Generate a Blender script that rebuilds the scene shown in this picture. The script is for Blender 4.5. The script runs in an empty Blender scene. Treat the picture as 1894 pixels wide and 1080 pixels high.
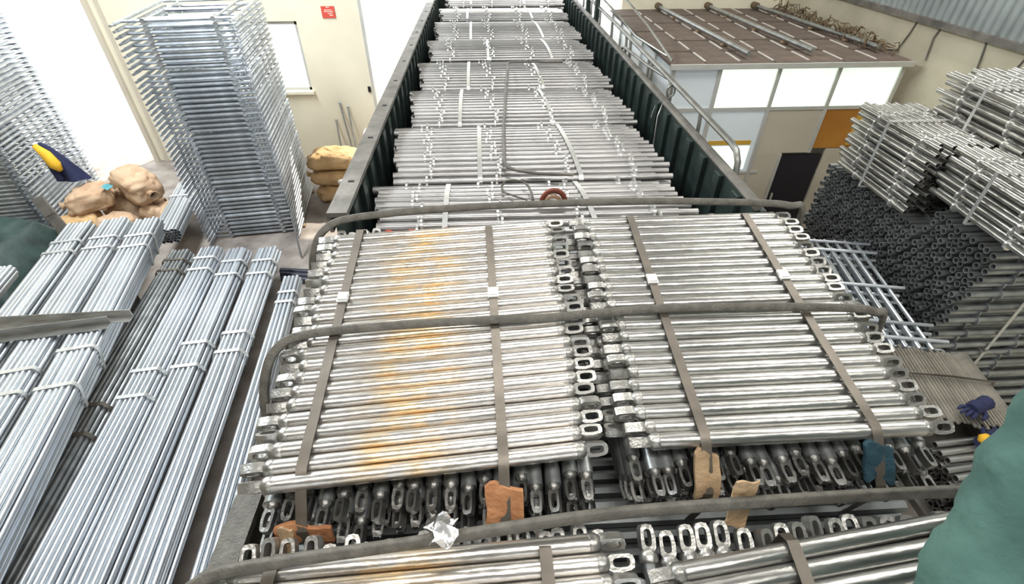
import bpy, math, random
from mathutils import Vector, Matrix, Euler, noise
random.seed(7)
PI = math.pi
R = math.radians
SC = bpy.context.scene
COL = SC.collection
CZ = 4.35                                  # eye height above the warehouse floor

# ------------------------------------------------------------------ camera
cam_d = bpy.data.cameras.new('camera')
cam_d.sensor_width = 36.0
cam_d.lens = 36.0 * 926.0 / 1894.0
cam_d.clip_start = 0.02
cam = bpy.data.objects.new('camera', cam_d)
COL.objects.link(cam)
cam.location = (0, 0, CZ)
cam.rotation_euler = (R(90 - 38.6), 0, R(-3.0))
SC.camera = cam

# ------------------------------------------------------------------ world, lights, exposure
w = bpy.data.worlds.new('overcast_sky')
SC.world = w
w.use_nodes = True
bg = w.node_tree.nodes['Background']
bg.inputs['Color'].default_value = (0.93, 0.97, 1.0, 1)
bg.inputs['Strength'].default_value = 2.2
SC.view_settings.view_transform = 'Standard'
SC.view_settings.look = 'None'
SC.view_settings.gamma = 1.0
SC.view_settings.use_curve_mapping = False
SC.view_settings.exposure = 0.65


def area(name, loc, rot, sx, sy, power, col):
    d = bpy.data.lights.new(name, 'AREA')
    d.shape = 'RECTANGLE'
    d.size, d.size_y, d.energy, d.color = sx, sy, power, col
    o = bpy.data.objects.new(name, d)
    COL.objects.link(o)
    o.location, o.rotation_euler = loc, rot
    return o


# translucent roof strips of the hall, long strips over the aisles, plus one added fill light
area('roof_skylight_a', (-4.6, 6.2, 7.3), (0, 0, 0), 1.2, 7.0, 640, (0.90, 0.96, 1.0))
area('roof_skylight_b', (0.2, 3.6, 7.3), (0, 0, 0), 2.4, 1.1, 70, (1.0, 0.98, 0.94))
area('right_fill_light', (4.3, 5.2, 7.3), (0, 0, 0), 0.8, 6.0, 150, (1.0, 0.98, 0.92))  # unseen fill light, added to brighten the right wall and office
area('roof_skylight_c', (0.9, -0.6, 7.3), (0, 0, 0), 6.0, 0.9, 150, (1.0, 0.97, 0.92))
sun_d = bpy.data.lights.new('sun', 'SUN')
sun_d.energy = 5.0
sun_d.angle = R(1.0)
sun_d.color = (1.0, 0.93, 0.82)
sun = bpy.data.objects.new('sun', sun_d)
COL.objects.link(sun)
sun.rotation_euler = Vector((-0.30, -0.62, -0.72)).to_track_quat('-Z', 'Y').to_euler()


# ------------------------------------------------------------------ materials
def nodes_of(name):
    m = bpy.data.materials.new(name)
    m.use_nodes = True
    nt = m.node_tree
    return m, nt, nt.nodes['Principled BSDF']


def mat(name, c, rough=0.6, metal=0.0, var=0.15, scale=6.0, bump=0.0, c2=None, stretch=(1, 1, 1), rnd=0.0, emit=0.0, bscale=None, detail=4.0):
    m, nt, b = nodes_of(name)
    N, L = nt.nodes, nt.links
    b.inputs['Roughness'].default_value = rough
    b.inputs['Metallic'].default_value = metal
    tc = N.new('ShaderNodeTexCoord')
    mp = N.new('ShaderNodeMapping')
    mp.inputs['Scale'].default_value = stretch
    L.new(tc.outputs['Object'], mp.inputs['Vector'])
    no = N.new('ShaderNodeTexNoise')
    no.inputs['Scale'].default_value = scale
    no.inputs['Detail'].default_value = detail
    L.new(mp.outputs['Vector'], no.inputs['Vector'])
    cr = N.new('ShaderNodeValToRGB')
    e0, e1 = cr.color_ramp.elements
    e0.position, e1.position = 0.3, 0.7
    d = c2 if c2 else tuple(x * (1 - var * 2) for x in c)
    e0.color = (*d, 1)
    e1.color = (*c, 1)
    L.new(no.outputs['Fac'], cr.inputs['Fac'])
    out = cr.outputs['Color']
    if rnd:
        oi = N.new('ShaderNodeObjectInfo')
        hs = N.new('ShaderNodeHueSaturation')
        mr = N.new('ShaderNodeMapRange')
        mr.inputs['To Min'].default_value = 1 - rnd
        mr.inputs['To Max'].default_value = 1 + rnd * 0.6
        L.new(oi.outputs['Random'], mr.inputs['Value'])
        L.new(mr.outputs['Result'], hs.inputs['Value'])
        L.new(out, hs.inputs['Color'])
        out = hs.outputs['Color']
    L.new(out, b.inputs['Base Color'])
    if emit:
        L.new(out, b.inputs['Emission Color'])
        b.inputs['Emission Strength'].default_value = emit
    if bump:
        n2 = N.new('ShaderNodeTexNoise')
        n2.inputs['Scale'].default_value = bscale or scale * 4
        n2.inputs['Detail'].default_value = 5
        L.new(mp.outputs['Vector'], n2.inputs['Vector'])
        bp = N.new('ShaderNodeBump')
        bp.inputs['Strength'].default_value = bump
        bp.inputs['Distance'].default_value = 0.02
        L.new(n2.outputs['Fac'], bp.inputs['Height'])
        L.new(bp.outputs['Normal'], b.inputs['Normal'])
    return m


def orange_band(m, centre, width, col):
    """a noisy orange band on each pipe, around one place of its length"""
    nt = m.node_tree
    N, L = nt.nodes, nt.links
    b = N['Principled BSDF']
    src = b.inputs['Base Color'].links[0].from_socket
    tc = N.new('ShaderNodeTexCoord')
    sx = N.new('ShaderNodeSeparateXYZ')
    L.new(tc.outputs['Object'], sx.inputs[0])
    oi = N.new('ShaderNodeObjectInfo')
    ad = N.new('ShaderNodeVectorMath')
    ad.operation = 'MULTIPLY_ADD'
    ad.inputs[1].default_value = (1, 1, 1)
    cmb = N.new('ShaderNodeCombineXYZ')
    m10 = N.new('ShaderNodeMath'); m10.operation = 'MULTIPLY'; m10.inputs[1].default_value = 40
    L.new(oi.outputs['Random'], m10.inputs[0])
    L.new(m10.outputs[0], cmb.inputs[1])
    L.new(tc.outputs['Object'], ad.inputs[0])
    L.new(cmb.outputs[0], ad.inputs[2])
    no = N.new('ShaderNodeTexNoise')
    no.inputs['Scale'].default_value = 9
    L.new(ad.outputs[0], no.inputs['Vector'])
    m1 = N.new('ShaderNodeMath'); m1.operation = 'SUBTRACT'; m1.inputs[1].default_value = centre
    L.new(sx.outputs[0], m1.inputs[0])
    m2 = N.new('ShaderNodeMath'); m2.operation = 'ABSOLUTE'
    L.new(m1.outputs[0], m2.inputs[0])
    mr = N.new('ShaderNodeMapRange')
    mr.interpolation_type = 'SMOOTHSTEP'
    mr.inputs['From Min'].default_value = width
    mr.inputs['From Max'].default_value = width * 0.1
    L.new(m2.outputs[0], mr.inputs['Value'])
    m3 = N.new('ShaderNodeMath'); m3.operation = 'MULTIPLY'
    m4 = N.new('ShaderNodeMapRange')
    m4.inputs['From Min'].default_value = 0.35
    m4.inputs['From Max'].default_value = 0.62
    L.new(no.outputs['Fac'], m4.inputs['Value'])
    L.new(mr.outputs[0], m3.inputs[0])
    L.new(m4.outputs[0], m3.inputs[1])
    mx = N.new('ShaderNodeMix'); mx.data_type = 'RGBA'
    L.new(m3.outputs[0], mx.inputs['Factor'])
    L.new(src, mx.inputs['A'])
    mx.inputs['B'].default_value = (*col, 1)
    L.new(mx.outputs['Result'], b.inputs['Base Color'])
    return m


M = {}
M['galv'] = mat('galvanized_steel', (0.66, 0.65, 0.62), 0.30, 0.92, 0.22, 14, 0.10, stretch=(0.25, 1, 1), rnd=0.18)
M['galv_banded'] = orange_band(mat('galvanized_steel_banded', (0.72, 0.69, 0.65), 0.30, 0.92, 0.20, 14, 0.10, stretch=(0.25, 1, 1), rnd=0.14), -0.07, 0.22, (0.76, 0.56, 0.32))  # orange band mixed into the base colour near mid length
M['galv_far'] = mat('galvanized_steel_pale', (0.50, 0.49, 0.485), 0.36, 0.85, 0.20, 9, 0.08, stretch=(0.3, 1, 1), rnd=0.20)
M['galv_blue'] = mat('galvanized_steel_new', (0.66, 0.70, 0.74), 0.36, 0.85, 0.16, 7, 0.06, stretch=(0.15, 1, 1), rnd=0.22)
M['galv_dull'] = mat('galvanized_steel_dull', (0.48, 0.50, 0.50), 0.42, 0.85, 0.20, 8, 0.08, rnd=0.25)
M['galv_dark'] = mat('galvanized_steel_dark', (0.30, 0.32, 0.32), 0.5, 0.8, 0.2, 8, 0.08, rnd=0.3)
M['frame'] = mat('frame_steel', (0.60, 0.64, 0.69), 0.36, 0.85, 0.18, 8, 0.05, rnd=0.2)
M['cast'] = mat('cast_steel', (0.50, 0.49, 0.46), 0.36, 0.85, 0.2, 20, 0.15, rnd=0.2)
M['cast_red'] = mat('red_painted_cast_steel', (0.42, 0.07, 0.04), 0.5, 0.1, 0.2, 20, 0.1)
M['bright_metal'] = mat('bright_zinc', (0.86, 0.86, 0.84), 0.25, 0.8, 0.1, 20)
M['strap'] = mat('steel_strap', (0.20, 0.175, 0.145), 0.42, 0.55, 0.15, 10, 0.05)
M['strap_pale'] = mat('pale_steel_strap', (0.80, 0.80, 0.78), 0.35, 0.7, 0.1, 10)
M['belt'] = mat('dark_webbing', (0.135, 0.125, 0.105), 0.5, 0.1, 0.2, 30, 0.25, c2=(0.075, 0.07, 0.058))
M['pad'] = mat('orange_leather', (0.52, 0.25, 0.11), 0.8, 0, 0.2, 12, 0.4, c2=(0.30, 0.12, 0.05))
M['pad_tan'] = mat('tan_cardboard', (0.55, 0.38, 0.22), 0.8, 0, 0.2, 12, 0.4)
M['pad_teal'] = mat('dark_teal_cloth', (0.018, 0.06, 0.085), 0.85, 0, 0.2, 12, 0.4)
M['truck'] = mat('dark_green_truck_paint', (0.030, 0.050, 0.044), 0.45, 0.2, 0.25, 5, 0.1, c2=(0.012, 0.018, 0.017))
M['cap'] = mat('worn_grey_rail', (0.22, 0.205, 0.185), 0.5, 0.4, 0.25, 6, 0.15, c2=(0.10, 0.095, 0.085))
M['rail'] = mat('grey_tube_rail', (0.30, 0.30, 0.28), 0.38, 0.7, 0.2, 6, 0.05)
M['rubber'] = mat('tyre_rubber', (0.02, 0.02, 0.02), 0.85, 0, 0.1, 20)
M['timber'] = mat('timber', (0.32, 0.22, 0.13), 0.8, 0, 0.2, 8, 0.3, stretch=(8, 1, 1))
M['cream'] = mat('cream_plaster', (0.80, 0.74, 0.58), 0.85, 0, 0.04, 2.0, 0.08, bscale=20)
M['cream_r'] = mat('stained_cream_plaster', (0.62, 0.57, 0.44), 0.85, 0, 0.10, 1.6, 0.12, bscale=18, c2=(0.47, 0.43, 0.32))
M['clad'] = mat('grey_metal_cladding', (0.36, 0.40, 0.40), 0.45, 0.5, 0.15, 3, 0.05)
M['concrete'] = mat('concrete_floor', (0.36, 0.32, 0.28), 0.75, 0, 0.18, 3, 0.15, c2=(0.17, 0.14, 0.125))
M['yard'] = mat('pale_yard_concrete', (0.72, 0.71, 0.68), 0.85, 0, 0.08, 2, 0.1)
M['ceil'] = mat('roof_underside', (0.16, 0.17, 0.17), 0.7, 0.2, 0.1, 3)
M['alu'] = mat('white_aluminium', (0.62, 0.62, 0.58), 0.45, 0.3, 0.06, 5)
M['pane'] = mat('window_pane', (0.72, 0.80, 0.82), 0.08, 0, 0.05, 2)
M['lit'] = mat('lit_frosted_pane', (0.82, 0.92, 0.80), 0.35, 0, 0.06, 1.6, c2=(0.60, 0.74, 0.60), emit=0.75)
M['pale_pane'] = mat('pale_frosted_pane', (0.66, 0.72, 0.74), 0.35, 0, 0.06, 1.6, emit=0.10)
M['board'] = mat('cream_board', (0.58, 0.52, 0.42), 0.7, 0, 0.06, 2)
M['orange_board'] = mat('orange_board', (0.50, 0.22, 0.03), 0.55, 0, 0.1, 2, c2=(0.36, 0.14, 0.02))
M['yellow_board'] = mat('yellow_board', (0.70, 0.42, 0.06), 0.55, 0, 0.1, 2)
M['dark'] = mat('dark_door', (0.012, 0.010, 0.016), 0.6, 0, 0.1, 4)
M['roof'] = mat('brown_roof_sheet', (0.155, 0.115, 0.092), 0.8, 0, 0.15, 5, 0.2, c2=(0.10, 0.073, 0.058), rnd=0.12)
M['seam'] = mat('pale_seam_strip', (0.62, 0.58, 0.52), 0.6, 0, 0.1, 5)
M['twig'] = mat('dry_twig', (0.16, 0.11, 0.06), 0.9, 0, 0.2, 12)
M['sack'] = mat('tan_woven_sack', (0.60, 0.40, 0.20), 0.8, 0, 0.12, 5, 0.45, c2=(0.46, 0.28, 0.12), bscale=60)
M['sack_pink'] = mat('pale_woven_sack', (0.56, 0.41, 0.27), 0.8, 0, 0.12, 5, 0.45, c2=(0.40, 0.24, 0.14), bscale=60)
M['sack_white'] = mat('white_woven_sack', (0.80, 0.74, 0.68), 0.8, 0, 0.06, 5, 0.4, bscale=60)
M['navy'] = mat('navy_cloth', (0.015, 0.020, 0.07), 0.85, 0, 0.2, 8, 0.3)
M['yellow'] = mat('yellow_cloth', (0.75, 0.42, 0.02), 0.8, 0, 0.1, 8, 0.2)
M['teal_tag'] = mat('teal_plastic', (0.05, 0.26, 0.30), 0.5, 0, 0.1, 8)
M['tarp'] = mat('dark_green_tarp', (0.030, 0.060, 0.052), 0.6, 0, 0.25, 4, 0.3, c2=(0.010, 0.022, 0.020))
M['green_cloth'] = mat('teal_green_workwear', (0.085, 0.175, 0.145), 0.85, 0, 0.12, 5, 0.9, c2=(0.045, 0.11, 0.098), bscale=11)
M['skin'] = mat('skin', (0.50, 0.30, 0.20), 0.55, 0, 0.08, 8)
M['hair'] = mat('black_hair', (0.012, 0.010, 0.009), 0.6, 0, 0.1, 30)
M['sign_red'] = mat('red_sign', (0.72, 0.09, 0.06), 0.5, 0, 0.1, 8)
M['sign_pale'] = mat('pale_sign_print', (0.95, 0.72, 0.60), 0.5, 0, 0.1, 8)
M['foil'] = mat('silver_foil', (0.85, 0.85, 0.85), 0.2, 0.9, 0.05, 8)
M['rusty'] = mat('rusty_iron', (0.26, 0.07, 0.04), 0.7, 0.3, 0.2, 12, 0.2)
M['black'] = mat('black_plastic', (0.03, 0.03, 0.045), 0.25, 0, 0.1, 8)


# ------------------------------------------------------------------ mesh helpers
class MB:
    def __init__(self):
        self.v, self.f = [], []

    def add(self, vs, fs):
        k = len(self.v)
        self.v += [tuple(x) for x in vs]
        self.f += [tuple(i + k for i in q) for q in fs]
        return self

    def box(self, c, s, rot=None):
        hx, hy, hz = s[0] / 2, s[1] / 2, s[2] / 2
        vs = [Vector((x, y, z)) for x in (-hx, hx) for y in (-hy, hy) for z in (-hz, hz)]
        if rot is not None:
            m = Euler(rot).to_matrix()
            vs = [m @ q for q in vs]
        c = Vector(c)
        return self.add([q + c for q in vs], [(0, 1, 3, 2), (4, 6, 7, 5), (0, 4, 5, 1), (2, 3, 7, 6), (0, 2, 6, 4), (1, 5, 7, 3)])

    def path(self, pts, r, n=8, cap=True, flat=None, closed=False):
        """a tube along pts; flat=(w,h) makes a flat band lying level"""
        pts = [Vector(p) for p in pts]
        k = len(pts)
        rs = r if isinstance(r, (list, tuple)) else [r] * k
        vs, fs = [], []
        up = None
        for i, p in enumerate(pts):
            if closed:
                t = pts[(i + 1) % k] - pts[i - 1]
            else:
                t = pts[min(i + 1, k - 1)] - pts[max(i - 1, 0)]
            t.normalize()
            if up is None:
                ref = Vector((0, 0, 1)) if abs(t.z) < 0.9 else Vector((0, 1, 0))
                a = t.cross(ref).normalized()
            else:
                a = (up - t * up.dot(t)).normalized()
            up = a
            b = a.cross(t).normalized()
            for j in range(n):
                an = 2 * PI * j / n + (PI / n if flat else 0)
                if flat:
                    ca, sa = math.cos(an), math.sin(an)
                    q = a * (flat[0] / 2 * math.copysign(abs(ca) ** 0.4, ca)) + b * (flat[1] / 2 * math.copysign(abs(sa) ** 0.4, sa))
                else:
                    q = (a * math.cos(an) + b * math.sin(an)) * rs[i]
                vs.append(p + q)
        m = k if closed else k - 1
        for i in range(m):
            for j in range(n):
                i2 = (i + 1) % k
                fs.append((i * n + j, i * n + (j + 1) % n, i2 * n + (j + 1) % n, i2 * n + j))
        if cap and not closed:
            fs.append(tuple(range(n - 1, -1, -1)))
            fs.append(tuple((k - 1) * n + j for j in range(n)))
        return self.add(vs, fs)

    def lathe_x(self, prof, n=12, c=(0, 0, 0)):
        """prof: list of (x, radius) turned around the X axis"""
        vs, fs = [], []
        for x, r in prof:
            for j in range(n):
                an = 2 * PI * j / n
                vs.append((c[0] + x, c[1] + r * math.cos(an), c[2] + r * math.sin(an)))
        for i in range(len(prof) - 1):
            for j in range(n):
                fs.append((i * n + j, (i + 1) * n + j, (i + 1) * n + (j + 1) % n, i * n + (j + 1) % n))
        return self.add(vs, fs)

    def mesh(self, name, m, smooth=40):
        me = bpy.data.meshes.new(name)
        me.from_pydata(self.v, [], self.f)
        me.update()
        if m is not None:
            me.materials.append(m)
        if smooth:
            me.shade_smooth()
            me.set_sharp_from_angle(angle=R(smooth))
        return me


def obj(name, me, parent=None, loc=(0, 0, 0), rot=(0, 0, 0), scale=None):
    o = bpy.data.objects.new(name, me)
    COL.objects.link(o)
    o.parent = parent
    o.location = loc
    o.rotation_euler = rot
    if scale:
        o.scale = scale
    return o


def tag(o, label, cat, group=None, kind=None):
    if label:
        o['label'] = label
    if cat:
        o['category'] = cat
    if group:
        o['group'] = group
    if kind:
        o['kind'] = kind
    return o


def thing(name, label, cat, loc=(0, 0, 0), rot=(0, 0, 0), group=None):
    o = bpy.data.objects.new(name, None)
    o.empty_display_size = 0.1
    COL.objects.link(o)
    o.location, o.rotation_euler = loc, rot
    return tag(o, label, cat, group)


def struct(name, mb, m, smooth=None):
    o = obj(name, mb.mesh(name, m, smooth))
    o['kind'] = 'structure'
    return o


def J(a):
    return random.uniform(-a, a)


# ------------------------------------------------------------------ the hall
YB = 10.2          # back wall, inner face
XR = 5.55          # right wall, inner face
struct('floor', MB().box((-2.5, 1.6, -0.05), (17.0, 17.6, 0.1)), M['concrete'])
struct('floor_yard', MB().box((-2.5, 24.4, -0.06), (60, 28.0, 0.1)).box((-2.5, -21.3, -0.06), (60, 28.0, 0.1)), M['yard'])
b = MB()
WT = 0.22
for x0, x1, z0, z1 in ((-6.84, -4.75, 0, 7.5), (-4.75, -3.33, 0, 1.34), (-4.75, -3.33, 2.55, 7.5), (-3.33, -2.13, 0, 7.5),
                       (-2.13, 2.53, 4.0, 7.5), (2.53, XR + .2, 0, 7.5), (-11.0, -6.84, 5.2, 7.5)):
    b.box(((x0 + x1) / 2, YB + WT / 2, (z0 + z1) / 2), (x1 - x0, WT, z1 - z0))
wb = struct('wall_back', b, M['cream'])
obj('latch', MB().box((0, 0, 0), (0.05, 0.03, 0.10)).box((0, -0.02, 0.02), (0.03, 0.03, 0.03)).mesh('latch', M['dark'], None), wb, (-2.24, YB - 0.015, 1.36))
# window in the back wall
win = struct('window_1', MB().box((-4.04, YB + .10, 2.52), (1.42, .10, .06)).box((-4.04, YB + .10, 1.37), (1.42, .10, .06))
             .box((-3.36, YB + .10, 1.945), (.06, .10, 1.21)).box((-4.72, YB + .10, 1.945), (.06, .10, 1.21)), M['alu'])
glass, nt, gb = nodes_of('clear_glass')
gb.inputs['Transmission Weight'].default_value = 1.0
gb.inputs['Roughness'].default_value = 0.02
gb.inputs['IOR'].default_value = 1.02
gb.inputs['Base Color'].default_value = (0.95, 0.98, 1, 1)
for k in range(2):
    obj('pane', MB().box((0, 0, 0), (.64, .008, 1.09)).mesh('pane', glass, None), win, (-4.37 + .66 * k, YB + .10, 1.945))
obj('window_bar', MB().box((0, 0, 0), (.035, .06, 1.09)).mesh('window_bar', M['alu'], None), win, (-4.04, YB + .10, 1.945))
obj('sill', MB().box((0, 0, 0), (1.5, .16, .05)).mesh('sill', M['cream'], None), win, (-4.04, YB - .0, 1.325))
# door frame strips beside the wide left doorway and the truck gate
struct('trim_1', MB().box((-6.80, YB - .04, 2.6), (.08, .08, 5.2)).box((-6.62, YB - .02, 2.6), (.05, .04, 5.2)), M['board'])
struct('trim_2', MB().box((-2.16, YB - .015, 2.6), (.06, .03, 5.2)), M['alu'])
# right wall: plastered masonry with metal cladding above
wr = struct('wall_right', MB().box((XR + .11, 1.6, 1.565), (.22, 17.2, 3.13)), M['cream_r'])
b = MB()
vs, fs = [], []
y, k = -7.0, 0
while y < YB:
    for yy, xx in ((y, 0.0), (y + .05, 0.0), (y + .065, -.03), (y + .105, -.03)):
        vs += [(XR - .02 + xx, yy, 3.10), (XR - .02 + xx, yy, 7.5)]
    y += .12
for i in range(len(vs) // 2 - 1):
    fs.append((2 * i, 2 * i + 1, 2 * i + 3, 2 * i + 2))
b.add(vs, fs)
b.box((XR + .12, 1.6, 5.3), (.1, 17.2, 4.4))
struct('wall_cladding', b, M['clad'])
struct('trim_3', MB().box((XR - .05, 1.6, 3.11), (.10, 17.0, .07)), M['cap'])
b = MB()
for pts in (((XR, 6.87, 3.08), (XR - .02, 6.9, 2.9), (XR - .02, 6.98, 2.70), (XR - .03, 7.4, 2.62)), ((XR, 6.45, 3.09), (XR - .02, 6.48, 2.95), (XR - .02, 6.44, 2.70)),
            ((XR, 5.77, 3.09), (XR - .02, 5.7, 2.9), (XR - .02, 5.62, 2.45)), ((XR, 5.2, 3.1), (XR - .02, 5.3, 2.7), (XR - .02, 5.35, 2.4))):
    obj('cable', MB().path(pts, .010, 6).mesh('cable', M['cap']), wr)
struct('wall_left', MB().box((-11.1, 1.6, 3.75), (.2, 17.2, 7.5)), M['cream'])
struct('wall_front', MB().box((-7.1, -7.1, 3.75), (8.2, .2, 7.5)).box((4.75, -7.1, 3.75), (1.9, .2, 7.5)).box((.4, -7.1, 6.85), (6.8, .2, 1.3)), M['cream_r'])
struct('ceiling', MB().box((-2.7, 1.6, 7.6), (17.0, 17.6, .1)), M['ceil'])

# red notice on the back wall (its print is too small to read)
sg = thing('wall_notice', 'small red rectangular notice with pale print on the cream wall', 'sign', (-2.73, YB, 2.60))
obj('plate', MB().box((0, -.008, .09), (.23, .014, .185)).mesh('plate', M['sign_red'], None), sg)
b = MB()
b.lathe_x([(-.0005, .0), (-.0005, .018), (.0005, .018), (.0005, 0)], 14)
pr = MB().box((-.008, -.0165, .168), (.035, .002, .018)).box((.025, -.0165, .168), (.018, .002, .014)).box((0, -.0165, .125), (.13, .002, .010)).box((.01, -.0165, .100), (.16, .002, .012)) \
    .box((.03, -.0165, .070), (.08, .002, .012)).box((.045, -.0165, .040), (.06, .002, .014))
obj('print', pr.mesh('print', M['sign_pale'], None), sg)

# ------------------------------------------------------------------ the truck
ZR = CZ - 1.45          # top of the side walls
ZBED = 1.45
TL, TR = -0.83, 1.56    # inner faces of the sides
truck = thing('cargo_truck', 'dark green high-sided cargo truck bed reversed into the hall, loaded with pipes', 'truck', (0, 0, 0))
obj('bed', MB().box((.365, 4.9, ZBED - .06), (2.55, 12.2, .12)).box((-.1, 4.9, ZBED - .25), (.14, 12.2, .26)).box((.83, 4.9, ZBED - .25), (.14, 12.2, .26)).mesh('bed', M['truck'], None), truck)
for side, x in ((-1, TL), (1, TR)):
    s = 'left' if side < 0 else 'right'
    wl = obj('side_wall', MB().box((x + side * .03, 6.73, (ZBED + ZR) / 2), (.05, 8.36, ZR - ZBED)).mesh('side_wall', M['truck'], None), truck)
    rib = MB().box((0, 0, 0), (.035, .09, ZR - ZBED - .04)).mesh('rib', M['truck'], None)
    for k in range(28):
        obj('rib', rib, wl, (x - side * .01, 2.75 + .292 * k, (ZBED + ZR) / 2))
    if side < 0:
        c = obj('cap', MB().box((x - .035, 6.73, ZR + .012), (.115, 8.36, .03)).box((x - .085, 6.73, ZR - .05), (.02, 8.36, .10)).mesh('cap', M['cap'], None), wl)
        for k in range(9):
            obj('slot', MB().box((x - .03, 2.95 + .72 * k, ZR + .028), (.035, .02, .006)).mesh('slot', M['dark'], None), wl)
    else:
        c = obj('cap', MB().path([(x + .03, 2.55, ZR), (x + .03, 10.9, ZR)], .032, 8).mesh('cap', M['cap']), wl)
        obj('ledge', MB().box((x + .06, 6.73, ZR - .06), (.07, 8.36, .05)).mesh('ledge', M['truck'], None), wl)
obj('headboard', MB().box((.365, 10.9, (ZBED + ZR) / 2 + .12), (2.5, .07, ZR - ZBED + .3)).mesh('headboard', M['truck'], None), truck)
obj('low_side', MB().box((TL - .05, .18, 2.05), (.05, 1.6, 1.25)).box((TL - .045, .18, 2.68), (.09, 1.6, .03)).mesh('low_side', M['belt'], None), truck)
hr = MB()
XH = 1.66
hr.path([(XH, 3.02, ZR - .10), (XH, 3.05, ZR + .05), (XH, 3.11, ZR + .105), (XH, 3.2, ZR + .12), (XH, 5.0, ZR + .15), (XH, 7.0, ZR + .17), (XH, 10.8, ZR + .17)], .022, 8)
hrail = obj('handrail', hr.mesh('handrail', M['rail']), truck)
for yy in (3.82, 4.56, 5.2, 5.32, 6.1, 6.3, 7.1, 7.9, 8.6, 9.3, 10.0):
    obj('rail_post', MB().path([(XH, yy - .04, ZR - .10), (XH, yy - .03, ZR + .05), (XH, yy, ZR + .145)], .016, 8).mesh('rail_post', M['rail']), truck)
obj('step_rail', MB().path([(XH - .03, 6.36, ZR - .05), (XH - .03, 6.30, ZR + .03), (XH - .03, 6.2, ZR + .05), (XH - .02, 5.3, ZR + .09), (XH, 4.7, ZR + .13)], .016, 8).mesh('step_rail', M['rail']), truck)
for yy in (8.05, 8.75):
    obj('stake', MB().box((XH - .02, yy, ZR + .22), (.06, .10, .62)).mesh('stake', M['truck'], None), truck)
obj('ratchet_ring', MB().path([(XH - .02 + .035 * math.cos(a), 4.48, ZR + .08 + .05 * math.sin(a)) for a in [2 * PI * i / 14 for i in range(14)]], .010, 6, closed=True).mesh('ratchet_ring', M['rail']), truck)
obj('hanging_cord', MB().path([(XH - .03, 4.46, ZR + .03), (XH - .09, 4.42, ZR + .01), (TR - .04, 4.36, ZR - .10), (TR - .06, 4.28, ZR - .36)], .008, 6).path([(XH - .05, 4.47, ZR + .03), (TR - .02, 4.52, ZR - .05), (TR - .05, 4.50, ZR - .16)], .008, 6).mesh('hanging_cord', M['rail']), truck)
whl = MB().lathe_x([(-.13, .0), (-.13, .25), (-.15, .30), (-.15, .44), (-.11, .5), (.11, .5), (.15, .44), (.15, .30), (.13, .25), (.13, 0)], 24).mesh('wheel', M['rubber'])
for yy in (.6, 1.8, 8.6):
    for xx in (-.62, 1.35):
        obj('wheel', whl, truck, (xx, yy, .5))
obj('axle', MB().path([(-.5, .6, .5), (1.25, .6, .5)], .07, 8).path([(-.5, 1.8, .5), (1.25, 1.8, .5)], .07, 8).path([(-.5, 8.6, .5), (1.25, 8.6, .5)], .07, 8)
    .box((-.1, 1.2, .85), (.12, 1.6, .62)).box((.83, 1.2, .85), (.12, 1.6, .62)).box((-.1, 8.6, .85), (.12, .5, .62)).box((.83, 8.6, .85), (.12, .5, .62)).mesh('axle', M['truck'], None), truck)


# ------------------------------------------------------------------ pipes
def tube_mesh(name, L, r, m, n=12, wall=.005, rosettes=(), ros_r=.042, spigot=0.0):
    """hollow pipe along X, centred"""
    h = L / 2
    pr = [(-h + .10, 0.0), (-h + .10, r - wall), (-h, r - wall), (-h, r)]
    if spigot:
        pr += [(h - spigot, r), (h - spigot, r * .80), (h, r * .80), (h, r * .80 - wall), (h - .08, r * .80 - wall), (h - .08, 0.0)]
    else:
        pr += [(h, r), (h, r - wall), (h - .10, r - wall), (h - .10, 0.0)]
    b = MB().lathe_x(pr, n)
    for x in rosettes:
        b.lathe_x([(x - .005, r), (x - .005, ros_r), (x + .005, ros_r), (x + .005, r)], 12)
    return b.mesh(name, m)


def head_mesh(m):
    """ledger end: a collar and a rounded loop with a slot, pointing +X from the pipe end"""
    b = MB()
    b.lathe_x([(-.012, .0242), (-.010, .0252), (.006, .0252), (.018, .017), (.018, .0)], 12)
    N = 12
    out, inn = [], []
    for i in range(N):
        a = 2 * PI * i / N
        ca, sa = math.cos(a), math.sin(a)
        out.append((.046 + .034 * math.copysign(abs(ca) ** .6, ca), (.019 if ca > 0 else .021) * math.copysign(abs(sa) ** .55, sa)))
        inn.append((.047 + .021 * math.copysign(abs(ca) ** .6, ca), .0105 * math.copysign(abs(sa) ** .6, sa)))
    vs = []
    for zz in (-.014, .014):
        vs += [(x, y, zz) for x, y in out] + [(x, y, zz) for x, y in inn]
    fs = []
    for i in range(N):
        j = (i + 1) % N
        fs += [(i, j, 2 * N + j, 2 * N + i), (N + j, N + i, 3 * N + i, 3 * N + j), (2 * N + i, 2 * N + j, 3 * N + j, 3 * N + i), (j, i, N + i, N + j)]
    b.add(vs, fs)
    return b.mesh('end_loop', m)


ME_LEDGER = tube_mesh('ledger_pipe', .82, .024, M['galv'], 14)
ME_LEDGER_R = tube_mesh('ledger_pipe_banded', .86, .024, M['galv_banded'], 14)
ME_LEDGER_D = tube_mesh('ledger_pipe_shaded', .82, .024, M['galv_dull'], 12)  # lengthways pipes, shade of the gap put into a darker steel
ME_HEAD = head_mesh(M['cast'])
ME_HEAD_D = head_mesh(mat('shaded_cast_steel', (0.30, 0.295, 0.28), 0.36, 0.85, 0.2, 20, 0.15, rnd=0.3))  # darker copy of the loop steel, carrying the shade of the gap
ME_HEAD_RED = head_mesh(M['cast_red'])
ME_LIT_TIP = MB().box((.066, 0, -.002), (.010, .016, .024)).box((.074, 0, -.002), (.008, .021, .019)).mesh('bright_metal', M['bright_metal'], None)


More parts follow.
